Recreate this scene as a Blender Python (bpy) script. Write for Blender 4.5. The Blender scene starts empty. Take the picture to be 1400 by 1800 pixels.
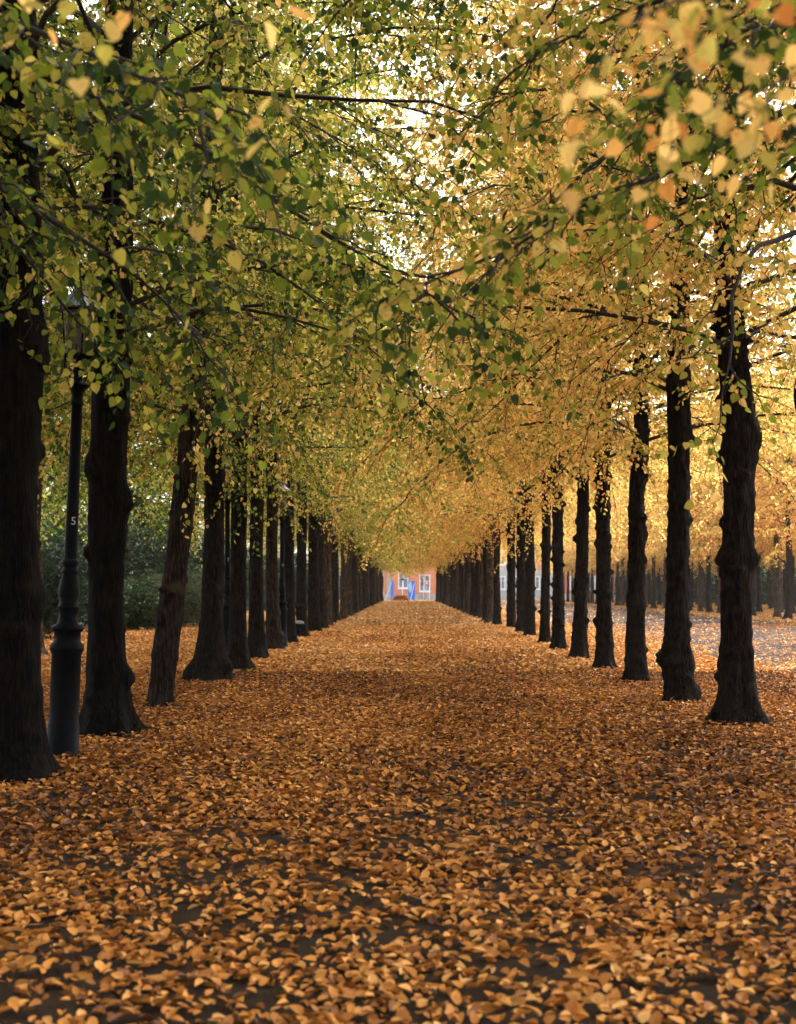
import bpy, math, random
import numpy as np
from math import radians, sin, cos, pi

# ------------------------------------------------------------------ camera, light, exposure
sc = bpy.context.scene
CAM_H = 1.6
FPX = 2400.0            # focal length in pixels of the 1400 px wide photograph
VX, VY = 716.0, 1036.0  # vanishing point of the avenue
cam_d = bpy.data.cameras.new('camera')
cam = bpy.data.objects.new('camera', cam_d)
sc.collection.objects.link(cam)
cam.location = (0, 0, CAM_H)
cam.rotation_euler = (radians(90), 0, 0)
cam_d.sensor_fit = 'HORIZONTAL'
cam_d.sensor_width = 36
cam_d.lens = 36 * FPX / 1400
cam_d.shift_x = -(VX - 700) / 1400
cam_d.shift_y = (VY - 900) / 1400
cam_d.clip_start = 0.05
cam_d.clip_end = 3000
cam_d.dof.use_dof = True
cam_d.dof.focus_distance = 17
cam_d.dof.aperture_fstop = 3.6
sc.camera = cam

SUN_EL, SUN_AZ = radians(56), radians(28)     # azimuth from +Y towards +X
world = bpy.data.worlds.new('World')
sc.world = world
world.use_nodes = True
wn = world.node_tree
sky = wn.nodes.new('ShaderNodeTexSky')
sky.sky_type = 'NISHITA'
sky.sun_disc = False
sky.sun_elevation = SUN_EL
sky.sun_rotation = SUN_AZ
sky.air_density = 1.0
sky.dust_density = 4.0
sky.ozone_density = 1.0
wn.nodes['Background'].inputs['Strength'].default_value = 0.13
hz = wn.nodes.new('ShaderNodeHueSaturation')          # overcast: the blue is veiled
hz.inputs['Saturation'].default_value = .3
wn.links.new(sky.outputs[0], hz.inputs['Color'])
wn.links.new(hz.outputs[0], wn.nodes['Background'].inputs[0])
sun_d = bpy.data.lights.new('sun', 'SUN')
sun_d.energy = 1.15
sun_d.angle = radians(30)
sun_d.color = (1.0, 0.93, 0.80)
sun = bpy.data.objects.new('sun', sun_d)
sc.collection.objects.link(sun)
sun.rotation_euler = (pi / 2 - SUN_EL, 0, pi - SUN_AZ)
sc.view_settings.view_transform = 'Standard'
sc.view_settings.look = 'None'
sc.view_settings.gamma = 1
sc.view_settings.exposure = 2.72
sc.cycles.max_bounces = 12
sc.cycles.transmission_bounces = 8
sc.cycles.diffuse_bounces = 7
sc.cycles.glossy_bounces = 2
sc.cycles.transparent_max_bounces = 8
sc.cycles.use_denoising = True
sc.cycles.denoising_prefilter = 'ACCURATE'
sc.cycles.sample_clamp_indirect = 4

col = sc.collection
rng = np.random.default_rng(7)
random.seed(7)

def at(px, py_unused, Y):
    return (px - VX) / FPX * Y

def depth_of(py):
    return FPX * CAM_H / (py - VY)

# ------------------------------------------------------------------ materials
def mat(name):
    m = bpy.data.materials.new(name)
    m.use_nodes = True
    nt = m.node_tree
    return m, nt, nt.nodes['Principled BSDF'], nt.nodes['Material Output']

def simple(name, c, rough=.6, metal=0, var=.0, scale=8, bump=0, emis=None):
    m, nt, b, o = mat(name)
    b.inputs['Base Color'].default_value = (*c, 1)
    b.inputs['Roughness'].default_value = rough
    b.inputs['Metallic'].default_value = metal
    tc = nt.nodes.new('ShaderNodeTexCoord')
    n = nt.nodes.new('ShaderNodeTexNoise')
    n.inputs['Scale'].default_value = scale
    n.inputs['Detail'].default_value = 5
    nt.links.new(tc.outputs['Object'], n.inputs['Vector'])
    if var:
        r = nt.nodes.new('ShaderNodeValToRGB')
        r.color_ramp.elements[0].position = .3
        r.color_ramp.elements[1].position = .7
        r.color_ramp.elements[0].color = (*[x * (1 - var) for x in c], 1)
        r.color_ramp.elements[1].color = (*[min(1, x * (1 + var)) for x in c], 1)
        nt.links.new(n.outputs['Fac'], r.inputs[0])
        nt.links.new(r.outputs[0], b.inputs['Base Color'])
    if bump:
        bp = nt.nodes.new('ShaderNodeBump')
        bp.inputs['Strength'].default_value = bump
        bp.inputs['Distance'].default_value = .01
        nt.links.new(n.outputs['Fac'], bp.inputs['Height'])
        nt.links.new(bp.outputs[0], b.inputs['Normal'])
    return m

def leaf_material(name, stops, trans=.5, gloss=.06):
    """stops: colour ramp along 0 (green) .. 1 (deep yellow / orange); position = object colour R + leaf variation."""
    m, nt, b, o = mat(name)
    nt.nodes.remove(b)
    N, L = nt.nodes, nt.links
    a = N.new('ShaderNodeAttribute'); a.attribute_name = 'rnd'
    a2 = N.new('ShaderNodeAttribute'); a2.attribute_name = 'clump'
    oi = N.new('ShaderNodeObjectInfo')
    sep = N.new('ShaderNodeSeparateColor'); L.new(oi.outputs['Color'], sep.inputs[0])
    m1 = N.new('ShaderNodeMath'); m1.operation = 'MULTIPLY_ADD'; L.new(a.outputs['Fac'], m1.inputs[0]); m1.inputs[1].default_value = .44; L.new(sep.outputs[0], m1.inputs[2])
    m2 = N.new('ShaderNodeMath'); m2.operation = 'MULTIPLY_ADD'; L.new(a2.outputs['Fac'], m2.inputs[0]); m2.inputs[1].default_value = .36; L.new(m1.outputs[0], m2.inputs[2])
    m3 = N.new('ShaderNodeMath'); m3.operation = 'SUBTRACT'; L.new(m2.outputs[0], m3.inputs[0]); m3.inputs[1].default_value = .40
    r = N.new('ShaderNodeValToRGB')
    L.new(m3.outputs[0], r.inputs[0])
    e = r.color_ramp.elements
    e[0].position, e[0].color = stops[0][0], (*stops[0][1], 1)
    e[1].position, e[1].color = stops[-1][0], (*stops[-1][1], 1)
    for p, c in stops[1:-1]:
        x = e.new(p); x.color = (*c, 1)
    # brightness variation leaf to leaf
    wn_ = N.new('ShaderNodeTexWhiteNoise'); wn_.noise_dimensions = '1D'
    L.new(a.outputs['Fac'], wn_.inputs['W'])
    mr = N.new('ShaderNodeMapRange'); mr.inputs['To Min'].default_value = .78; mr.inputs['To Max'].default_value = 1.12
    L.new(wn_.outputs['Value'], mr.inputs['Value'])
    # faint blotches inside a leaf
    mx = N.new('ShaderNodeMix'); mx.data_type = 'RGBA'; mx.blend_type = 'MULTIPLY'; mx.inputs[0].default_value = 1
    L.new(r.outputs[0], mx.inputs[6]); L.new(mr.outputs[0], mx.inputs[7])
    d = N.new('ShaderNodeBsdfDiffuse'); t = N.new('ShaderNodeBsdfTranslucent'); g = N.new('ShaderNodeBsdfGlossy')
    g.inputs['Roughness'].default_value = .45
    g.inputs['Color'].default_value = (.9, .95, 1, 1)
    hs = N.new('ShaderNodeHueSaturation'); hs.inputs['Saturation'].default_value = .94; hs.inputs['Value'].default_value = 1.12
    tcn = N.new('ShaderNodeTexCoord'); bn = N.new('ShaderNodeTexNoise'); bn.inputs['Scale'].default_value = 55; bn.inputs['Detail'].default_value = 3
    L.new(tcn.outputs['Object'], bn.inputs['Vector'])
    br = N.new('ShaderNodeMapRange'); br.inputs['From Min'].default_value = .60; br.inputs['From Max'].default_value = .72; br.inputs['To Max'].default_value = .65
    L.new(bn.outputs['Fac'], br.inputs['Value'])
    mb = N.new('ShaderNodeMix'); mb.data_type = 'RGBA'; mb.blend_type = 'MIX'
    L.new(br.outputs[0], mb.inputs[0]); L.new(mx.outputs[2], mb.inputs[6]); mb.inputs[7].default_value = (.16, .055, .015, 1)
    mx = mb
    L.new(mx.outputs[2], hs.inputs['Color'])
    L.new(mx.outputs[2], d.inputs[0]); L.new(hs.outputs[0], t.inputs[0])
    s1 = N.new('ShaderNodeMixShader'); s1.inputs[0].default_value = trans
    L.new(d.outputs[0], s1.inputs[1]); L.new(t.outputs[0], s1.inputs[2])
    s2 = N.new('ShaderNodeMixShader'); s2.inputs[0].default_value = gloss
    L.new(s1.outputs[0], s2.inputs[1]); L.new(g.outputs[0], s2.inputs[2])
    L.new(s2.outputs[0], o.inputs[0])
    return m

LIME = [(0, (.014, .036, .008)), (.18, (.036, .075, .009)), (.34, (.20, .26, .012)), (.50, (.46, .39, .05)),
        (.66, (.88, .60, .16)), (.80, (.86, .50, .11)), (.90, (.72, .32, .045)), (1.0, (.50, .16, .02))]
M_LEAF = leaf_material('lime_leaf', LIME, .56, .008)
M_SHRUB = leaf_material('shrub_leaf', [(0, (.005, .015, .005)), (.4, (.014, .040, .007)), (.7, (.045, .080, .016)), (1, (.14, .17, .08))], .25, .03)
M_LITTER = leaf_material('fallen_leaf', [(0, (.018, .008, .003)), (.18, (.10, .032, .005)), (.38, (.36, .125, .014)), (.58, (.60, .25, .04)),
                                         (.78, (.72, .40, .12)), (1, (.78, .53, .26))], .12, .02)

def bark(name, dark, lite, moss=0.0):
    m, nt, b, o = mat(name)
    N, L = nt.nodes, nt.links
    tc = N.new('ShaderNodeTexCoord')
    mp = N.new('ShaderNodeMapping'); mp.inputs['Scale'].default_value = (15, 15, 2.4)
    L.new(tc.outputs['Object'], mp.inputs[0])
    n = N.new('ShaderNodeTexNoise'); n.inputs['Scale'].default_value = 1.6; n.inputs['Detail'].default_value = 8; n.inputs['Roughness'].default_value = .65
    L.new(mp.outputs[0], n.inputs['Vector'])
    v = N.new('ShaderNodeTexVoronoi'); v.feature = 'DISTANCE_TO_EDGE'; v.inputs['Scale'].default_value = 2.2
    L.new(mp.outputs[0], v.inputs['Vector'])
    mm = N.new('ShaderNodeMath'); mm.operation = 'MULTIPLY_ADD'; L.new(v.outputs[0], mm.inputs[0]); mm.inputs[1].default_value = .6; L.new(n.outputs['Fac'], mm.inputs[2])
    r = N.new('ShaderNodeValToRGB'); e = r.color_ramp.elements
    e[0].position = .44; e[0].color = (*dark, 1); e[1].position = .86; e[1].color = (*lite, 1)
    L.new(mm.outputs[0], r.inputs[0])
    n2 = N.new('ShaderNodeTexNoise'); n2.inputs['Scale'].default_value = 3.5; n2.inputs['Detail'].default_value = 6
    L.new(tc.outputs['Object'], n2.inputs['Vector'])
    r2 = N.new('ShaderNodeValToRGB'); r2.color_ramp.elements[0].position = .60; r2.color_ramp.elements[1].position = .72
    r2.color_ramp.elements[0].color = (0, 0, 0, 1); r2.color_ramp.elements[1].color = (1, 1, 1, 1)
    L.new(n2.outputs['Fac'], r2.inputs[0])
    mf = N.new('ShaderNodeMath'); mf.operation = 'MULTIPLY'; mf.inputs[1].default_value = .45; L.new(r2.outputs[0], mf.inputs[0])
    mx = N.new('ShaderNodeMix'); mx.data_type = 'RGBA'; L.new(mf.outputs[0], mx.inputs[0])
    L.new(r.outputs[0], mx.inputs[6]); mx.inputs[7].default_value = (lite[0] * 1.6, lite[1] * 1.9, lite[2] * 1.6, 1)
    L.new(mx.outputs[2], b.inputs['Base Color'])
    b.inputs['Roughness'].default_value = .9
    b.inputs['Specular IOR Level'].default_value = .06
    bp = N.new('ShaderNodeBump'); bp.inputs['Strength'].default_value = .9; bp.inputs['Distance'].default_value = .05
    L.new(mm.outputs[0], bp.inputs['Height']); L.new(bp.outputs[0], b.inputs['Normal'])
    return m

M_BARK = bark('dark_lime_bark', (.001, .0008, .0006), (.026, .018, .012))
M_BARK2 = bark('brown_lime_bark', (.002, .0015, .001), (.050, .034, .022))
M_BARK4 = bark('lit_lime_bark', (.006, .004, .003), (.16, .11, .07))  # lighter copy: light on the dim far trunks is put into the colour
M_BARK3 = bark('shaded_lime_bark', (.0008, .0006, .0005), (.011, .008, .0055))  # darker copy: shade on the nearest left trunks is put into the colour
M_TWIG = simple('twig_bark', (.016, .012, .009), .9)
M_IRON = simple('black_cast_iron', (.003, .0035, .0045), .5, .0, var=.3, scale=20, bump=.2)
M_IRON.node_tree.nodes['Principled BSDF'].inputs['Specular IOR Level'].default_value = .04
M_ROOF = simple('weathered_zinc', (.20, .23, .28), .5, .5, var=.2, scale=12)
M_WHITE = simple('white_number_paint', (.38, .37, .34), .7)

m_glass, nt, b, o = mat('lantern_glass')
b.inputs['Base Color'].default_value = (.42, .40, .37, 1); b.inputs['Roughness'].default_value = .12
b.inputs['Transmission Weight'].default_value = .85; b.inputs['IOR'].default_value = 1.1
M_GLASS = m_glass

# ------------------------------------------------------------------ mesh helpers
def tagit(o, label=None, cat=None, group=None, kind=None):
    if label: o['label'] = label
    if cat: o['category'] = cat
    if group: o['group'] = group
    if kind: o['kind'] = kind
    return o

def empty(name, loc, rz=0):
    e = bpy.data.objects.new(name, None)
    e.empty_display_size = .2
    col.objects.link(e)
    e.location = loc; e.rotation_euler = (0, 0, rz)
    return e

def link(name, me, parent=None, loc=(0, 0, 0), rot=(0, 0, 0)):
    o = bpy.data.objects.new(name, me)
    col.objects.link(o)
    o.parent = parent; o.location = loc; o.rotation_euler = rot
    return o

class Geo:
    """collects vertices, polygons of any size, material index and two face attributes"""
    def __init__(s):
        s.v = []; s.f = []; s.nv = 0; s.mi = []; s.a = []; s.c = []
    def add(s, V, F, mi=0, a=None, c=None):
        V = np.asarray(V, float).reshape(-1, 3); F = np.asarray(F, int)
        s.v.append(V); s.f.append(F + s.nv); s.nv += len(V)
        n = len(F)
        s.mi.append(np.full(n, mi)); s.a.append(np.zeros(n) if a is None else a); s.c.append(np.zeros(n) if c is None else c)
    def build(s, name, mats, smooth=True, attrs=True):
        me = bpy.data.meshes.new(name)
        V = np.concatenate(s.v)
        me.vertices.add(len(V)); me.vertices.foreach_set('co', V.astype(np.float32).ravel())
        tot = np.concatenate([np.full(len(F), F.shape[1]) for F in s.f])
        idx = np.concatenate([F.ravel() for F in s.f])
        me.loops.add(len(idx)); me.loops.foreach_set('vertex_index', idx.astype(np.int32))
        me.polygons.add(len(tot))
        st = np.concatenate([[0], np.cumsum(tot)[:-1]])
        me.polygons.foreach_set('loop_start', st.astype(np.int32))
        me.polygons.foreach_set('loop_total', tot.astype(np.int32))
        me.polygons.foreach_set('material_index', np.concatenate(s.mi).astype(np.int32))
        me.polygons.foreach_set('use_smooth', np.full(len(tot), smooth))
        if attrs:
            for nm, arr in (('rnd', s.a), ('clump', s.c)):
                at_ = me.attributes.new(nm, 'FLOAT', 'FACE')
                at_.data.foreach_set('value', np.concatenate(arr).astype(np.float32))
        for m in mats: me.materials.append(m)
        me.update(calc_edges=True); me.validate()
        return me

def norm(a):
    return a / np.maximum(np.linalg.norm(a, axis=-1, keepdims=True), 1e-9)

def leaves(g, P, T, Nn, size, rnd, clump, detail=1, fold=.12, mi=0, wid=1.0):
    """n leaves: base point P, tip direction T, face normal Nn."""
    n = len(P)
    T = norm(T); S = norm(np.cross(T, Nn)); Nn = np.cross(S, T)
    if detail == 2:
        prof = [(0, .02), (.20, -.06), (.44, .12), (.49, .40), (.32, .74), (0, 1.08)]
    elif detail == 1:
        prof = [(0, 0), (.44, .06), (.42, .62), (0, 1.05)]
    pr = prof + [(-x, y) for x, y in prof[1:-1][::-1]]
    k = len(pr)
    X = np.array([p[0] for p in pr]) * wid; Y = np.array([p[1] for p in pr])
    curl = rng.uniform(-.25, .25, n)
    Z = np.abs(X)[None, :] * fold * 2 + curl[:, None] * (Y[None, :] ** 2)
    V = P[:, None, :] + size[:, None, None] * (X[None, :, None] * S[:, None, :] + Y[None, :, None] * T[:, None, :] + Z[:, :, None] * Nn[:, None, :])
    base = np.arange(n)[:, None] * k
    tip = len(prof) - 1
    f1 = base + np.arange(0, tip + 1)[None, :]
    f2 = base + np.array([0] + list(range(tip, k)))[None, :]
    F = np.concatenate([f1, f2])
    g.add(V.reshape(-1, 3), F, mi, np.concatenate([rnd, rnd]), np.concatenate([clump, clump]))

def tubes(g, pts, rad, sides, mi=0):
    """pts (n,k,3) rad (n,k)"""
    n, k, _ = pts.shape
    tg = np.gradient(pts, axis=1); tg = norm(tg)
    ref = np.zeros_like(tg); ref[..., 2] = 1
    vert = np.abs(tg[..., 2]) > .95
    ref[vert] = (1, 0, 0)
    A = norm(np.cross(tg, ref)); B = np.cross(tg, A)
    th = np.arange(sides) * 2 * pi / sides
    V = pts[:, :, None, :] + rad[:, :, None, None] * (np.cos(th)[None, None, :, None] * A[:, :, None, :] + np.sin(th)[None, None, :, None] * B[:, :, None, :])
    i = np.arange(n)[:, None, None]; j = np.arange(k - 1)[None, :, None]; s = np.arange(sides)[None, None, :]
    b = (i * k + j) * sides
    s2 = (s + 1) % sides
    F = np.stack([b + s, b + s2, b + sides + s2, b + sides + s], -1).reshape(-1, 4)
    g.add(V.reshape(-1, 3), F, mi)

# ------------------------------------------------------------------ crowns
def limb_paths(specs):
    """specs rows: start xyz, azimuth, e0, e1, length -> (n,k,3)"""
    k = 9
    out = []
    for (x, y, z, az, e0, e1, Ln) in specs:
        p = np.array([x, y, z], float); pts = [p.copy()]
        a = az
        for i in range(k - 1):
            t = (i + .5) / (k - 1)
            e = e0 + (e1 - e0) * t ** .9 + rng.normal(0, .10)
            a += rng.normal(0, .12)
            p = p + Ln / (k - 1) * np.array([cos(a) * cos(e), sin(a) * cos(e), sin(e)])
            pts.append(p.copy())
        out.append(pts)
    return np.array(out)

def foliate(g, prim, r0, nsec, ntw, nlf, size, detail, srad=.011, seclen=1.15, t0=.07, twlen=.5, droop=.35, mi_l=0, mi_b=1, secside=4, gap=0.0):
    """hang secondary branches, twigs and leaves on primary limbs (n,k,3)"""
    n, k, _ = prim.shape
    kk = np.linspace(1, .18, k)
    tubes(g, prim, np.array(r0)[:, None] * kk[None, :], 6, mi_b)
    t = (t0 + (1 - t0) * (np.arange(nsec)[None, :] + rng.uniform(0, 1, (n, nsec))) / nsec)
    t[:, -1] = .995
    f = t * (k - 1); i0 = np.minimum(f.astype(int), k - 2); fr = (f - i0)[..., None]
    I = np.arange(n)[:, None]
    base = prim[I, i0] * (1 - fr) + prim[I, i0 + 1] * fr
    tan = norm(prim[I, i0 + 1] - prim[I, i0])
    up = np.array([0, 0, 1.0])
    side = norm(np.cross(tan, up + rng.normal(0, .25, tan.shape)))
    sgn = np.where(np.arange(nsec) % 2 == 0, 1, -1)[None, :, None]
    ang = rng.uniform(.5, 1.15, (n, nsec, 1)); ang[:, -1] = .1
    D = norm(tan * np.cos(ang) + side * sgn * np.sin(ang) + rng.normal(0, .18, tan.shape))
    Ls = seclen * rng.uniform(.6, 1.25, (n, nsec)) * (1.15 - .5 * np.abs(t - .45))
    ks = 5
    u = np.linspace(0, 1, ks)[None, None, :, None]
    sec = base[:, :, None, :] + D[:, :, None, :] * Ls[:, :, None, None] * u
    sec[..., 2] -= (droop * Ls[:, :, None] * (u[..., 0] ** 1.8))
    sec += rng.normal(0, .03, sec.shape) * (u > 0)
    sec = sec.reshape(-1, ks, 3)
    rs = srad * np.linspace(1, .35, ks)[None, :] * rng.uniform(.8, 1.3, (len(sec), 1))
    tubes(g, sec, rs, secside, mi_b)
    cl_sec = rng.uniform(0, 1, len(sec))
    # twigs
    ns = len(sec)
    t = (np.arange(ntw)[None, :] + rng.uniform(.1, 1, (ns, ntw))) / ntw
    t[:, -1] = .995
    f = t * (ks - 1); i0 = np.minimum(f.astype(int), ks - 2); fr = (f - i0)[..., None]
    I = np.arange(ns)[:, None]
    base = sec[I, i0] * (1 - fr) + sec[I, i0 + 1] * fr
    tan = norm(sec[I, i0 + 1] - sec[I, i0])
    side = norm(np.cross(tan, up + rng.normal(0, .3, tan.shape)))
    sgn = np.where(np.arange(ntw) % 2 == 0, 1, -1)[None, :, None]
    ang = rng.uniform(.45, 1.2, (ns, ntw, 1)); ang[:, -1] = .1
    D = norm(tan * np.cos(ang) + side * sgn * np.sin(ang) + rng.normal(0, .28, tan.shape))
    Lt = twlen * rng.uniform(.55, 1.3, (ns, ntw))
    kt = 3
    u = np.linspace(0, 1, kt)[None, None, :, None]
    tw = base[:, :, None, :] + D[:, :, None, :] * Lt[:, :, None, None] * u
    tw[..., 2] -= .25 * Lt[:, :, None] * (u[..., 0] ** 2)
    tw = tw.reshape(-1, kt, 3)
    cl = np.repeat(cl_sec, ntw) * .6 + rng.uniform(0, 1, len(tw)) * .4
    if gap:
        keep = rng.uniform(0, 1, len(tw)) > gap
        tw = tw[keep]; cl = cl[keep]
    tubes(g, tw, .38 * srad * np.array([1, .8, .4])[None, :] * np.ones((len(tw), 1)), 3, mi_b)
    # leaves
    nt_ = len(tw)
    t = (np.arange(nlf)[None, :] + rng.uniform(0, 1, (nt_, nlf))) / nlf
    t[:, -1] = 1
    f = t * (kt - 1); i0 = np.minimum(f.astype(int), kt - 2); fr = (f - i0)[..., None]
    I = np.arange(nt_)[:, None]
    P = tw[I, i0] * (1 - fr) + tw[I, i0 + 1] * fr
    tan = norm(tw[I, i0 + 1] - tw[I, i0])
    side = norm(np.cross(tan, up + rng.normal(0, .2, tan.shape)))
    sgn = np.where(np.arange(nlf) % 2 == 0, 1, -1)[None, :, None]
    out = norm(tan * .5 + side * sgn + rng.normal(0, .35, tan.shape))
    P = P + out * .03
    T = norm(out + np.array([0, 0, -1]) * rng.uniform(.1, 1.5, (nt_, nlf, 1)))
    Nn = norm(up + rng.normal(0, .55, T.shape) - .3 * out)
    sz = size * rng.uniform(.62, 1.2, nt_ * nlf)
    c = np.repeat(cl, nlf)
    leaves(g, P.reshape(-1, 3), T.reshape(-1, 3), Nn.reshape(-1, 3), sz, rng.uniform(0, 1, nt_ * nlf), c, detail, mi=mi_l)

def crown_specs(n, h0, h1, L0, L1, lift=0.0):
    S = []; az = rng.uniform(0, 6.28)
    for i in range(n):
        q = i / (n - 1)
        h = h0 + (h1 - h0) * q ** 1.15 + rng.uniform(-.15, .15)
        az += 2.4 + rng.normal(0, .25)
        Ln = (L0 + (L1 - L0) * q ** 1.6) * rng.uniform(.82, 1.15)
        e0 = radians(28 + 45 * q) + rng.normal(0, .08)
        e1 = lift + radians(-38 + 50 * q) + rng.normal(0, .1)
        r = .1
        S.append((r * cos(az), r * sin(az), h, az, e0, e1, Ln))
    return S

def make_crown(name, n=42, h0=4.4, h1=13.0, L0=4.9, L1=3.3, nsec=10, ntw=8, nlf=13, size=.060, detail=2, extra=None, e0=0.0, **kw):
    g = Geo()
    P = limb_paths(crown_specs(n, h0, h1, L0, L1, e0))
    foliate(g, P, np.linspace(.034, .028, n), nsec, ntw, nlf, size, detail, **kw)
    if extra:
        for pts, args in extra:
            q = np.array(pts, float)
            s = np.linspace(0, len(q) - 1, 9); j = np.minimum(s.astype(int), len(q) - 2); fr = (s - j)[:, None]
            path = q[j] * (1 - fr) + q[j + 1] * fr
            # smooth corners
            for _ in range(2): path[1:-1] = (path[:-2] + 2 * path[1:-1] + path[2:]) / 4
            path[1:-1] += rng.normal(0, .03, path[1:-1].shape)
            foliate(g, path[None], [args.get('r', .03)], args.get('nsec', 9), args.get('ntw', 5), args.get('nlf', 8), args.get('size', .066), 2,
                    seclen=args.get('seclen', .7), srad=args.get('srad', .009), t0=args.get('t0', .3), twlen=args.get('twlen', .38), droop=args.get('droop', .4), gap=args.get('gap', 0))
    return g.build(name, [M_LEAF, M_TWIG])

near_crowns = [make_crown('crown', L1=4.2) for _ in range(2)]
near_crowns_left = [make_crown('crown', L0=4.7, L1=3.7) for _ in range(2)]
mid_crowns = [make_crown('crown', n=42, nsec=9, ntw=7, nlf=13, size=.066, detail=1, secside=3, L0=4.5, L1=3.9, h1=12.6) for _ in range(4)]
far_crowns = [make_crown('crown', n=32, nsec=9, ntw=6, nlf=11, size=.092, detail=1, secside=3, h0=4.7, L0=4.1, h1=11.5) for _ in range(4)]
low_crowns = [make_crown('crown', n=30, nsec=8, ntw=6, nlf=9, size=.105, detail=1, secside=3, h0=4.1, h1=12, L0=4.2, e0=.1) for _ in range(2)]

# ------------------------------------------------------------------ trunks
def smooth_interp(z, zs, vs):
    # monotone cubic-ish: linear interpolation, then light smoothing by caller
    return np.interp(z, zs, vs)

def make_trunk(way, burls=10, flare=.16, sides=24, dz=.05, seed=0, barkm=None, top=13.0, rough=1.0, fixed=()):
    """way: list of (z, x, y, r); a knobbly column with a flared base, tapering into the crown"""
    R = np.random.default_rng(seed)
    way = sorted(way)
    zs = np.array([w[0] for w in way])
    zl = np.concatenate([np.arange(-.05, 7, dz), np.arange(7, top, .25), [top]])
    n = len(zl)
    x = np.interp(zl, zs, [w[1] for w in way]); y = np.interp(zl, zs, [w[2] for w in way]); r = np.interp(zl, zs, [w[3] for w in way])
    ker = np.hanning(int(.5 / dz) * 2 + 1); ker /= ker.sum()
    m0 = zl < 7
    for a in (x, y, r):
        h = len(ker) // 2
        pad = np.concatenate([np.full(h, a[0]), a[m0], np.full(h, a[m0][-1])])
        a[m0] = np.convolve(pad, ker, 'valid')
    last = way[-1]
    hi = zl > last[0]
    tt = (zl[hi] - last[0]) / (top - last[0])
    r[hi] = r[hi] * (1 - tt) ** .8 + .02
    x[hi] += .25 * np.sin(tt * 3 + seed) * tt
    th = np.arange(sides) * 2 * pi / sides
    Z = zl[:, None] + 0 * th[None, :]
    TH = th[None, :] + 0 * Z
    rr = r[:, None] * np.ones_like(TH)
    ph = R.uniform(0, 6.28, 8)
    rr = rr * (1 + rough * (.04 * np.sin(3 * TH + 1.3 * Z + ph[0]) + .035 * np.sin(5 * TH - 2.1 * Z + ph[1]) + .03 * np.sin(2 * TH + 4.2 * Z + ph[2]) + .022 * np.sin(7 * TH + 9 * Z + ph[3])))
    kr = R.integers(4, 7)
    zc = np.maximum(Z, 0)
    rr = rr + flare * np.exp(-zc / .16) * (1 + .65 * np.sin(kr * TH + ph[5]) + .3 * np.sin(2 * TH + ph[6])) + flare * .35 * np.exp(-zc / .6)
    bl = list(fixed)
    for _ in range(burls):
        bl.append((R.uniform(.2, 6.2), R.uniform(0, 6.28), R.uniform(.02, .125) * (.4 + .6 * min(1, burls / 30)), R.uniform(.028, .075), R.uniform(.16, .5)))
    if sides > 16:
        for _ in range(burls * 12):
            bl.append((R.uniform(0, 6.5), R.uniform(0, 6.28), R.uniform(-.016, .030), R.uniform(.022, .06), R.uniform(.10, .26)))
    keep = rr.copy()
    for bz, ba, am, sz, sa in bl:
        d = (TH - ba + pi) % (2 * pi) - pi
        w = np.exp(-((Z - bz) / sz) ** 2 - (d / sa) ** 2)
        w2 = np.exp(-((Z - bz) / (sz * .35)) ** 2 - (d / (sa * .35)) ** 2)
        rr = rr + am * w - am * .55 * w2 * (am > .05)
    # ring collars, as on old pollards
    for _ in range(burls // 5):
        bz = R.uniform(.4, 5.5); rr = rr + R.uniform(.008, .02) * np.exp(-((Z - bz + .04 * np.sin(TH + bz)) / .06) ** 2)
    rr = keep + (rr - keep) - 1.0 * (rr - keep).mean(1, keepdims=True).mean()
    V = np.stack([x[:, None] + rr * np.cos(TH), y[:, None] + rr * np.sin(TH), Z], -1)
    g = Geo()
    i = np.arange(n - 1)[:, None]; s = np.arange(sides)[None, :]; s2 = (s + 1) % sides
    F = np.stack([i * sides + s, i * sides + s2, (i + 1) * sides + s2, (i + 1) * sides + s], -1).reshape(-1, 4)
    g.add(V.reshape(-1, 3), F)
    return g.build('trunk', [barkm or M_BARK], attrs=False)

def px_way(depth, base_y, rows, X0):
    """rows: (source y, centre x, width px) -> waypoints in metres relative to the tree's base"""
    s = FPX / depth
    return [((base_y - py) / s, (cx - VX) / s - X0, 0, w / s / 2 * .9) for py, cx, w in rows]

TREES = []
def tree(X, Y, trunk_me, crown_me, yellow, label, group, rz=None, s=1.0, crown_rot=None, kinds='lime_tree', cat='tree'):
    t = empty(kinds, (X, Y, 0))
    tagit(t, label, cat, group)
    a = link('trunk', trunk_me, t, rot=(0, 0, rz or 0))
    c = link('crown', crown_me, t, rot=(0, 0, crown_rot if crown_rot is not None else random.uniform(0, 6.28)))
    c.scale = (s, s, s * random.uniform(.95, 1.06))
    c.color = (yellow, 0, 0, 1)
    TREES.append(t)
    return t

ORD = ['first', 'second', 'third', 'fourth', 'fifth', 'sixth', 'seventh', 'eighth', 'ninth', 'tenth', 'eleventh', 'twelfth', 'thirteenth',
       'fourteenth', 'fifteenth', 'sixteenth', 'seventeenth', 'eighteenth', 'nineteenth', 'twentieth']

GL, GR = 'lime trees in the left row of the avenue', 'lime trees in the right row of the avenue'

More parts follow.
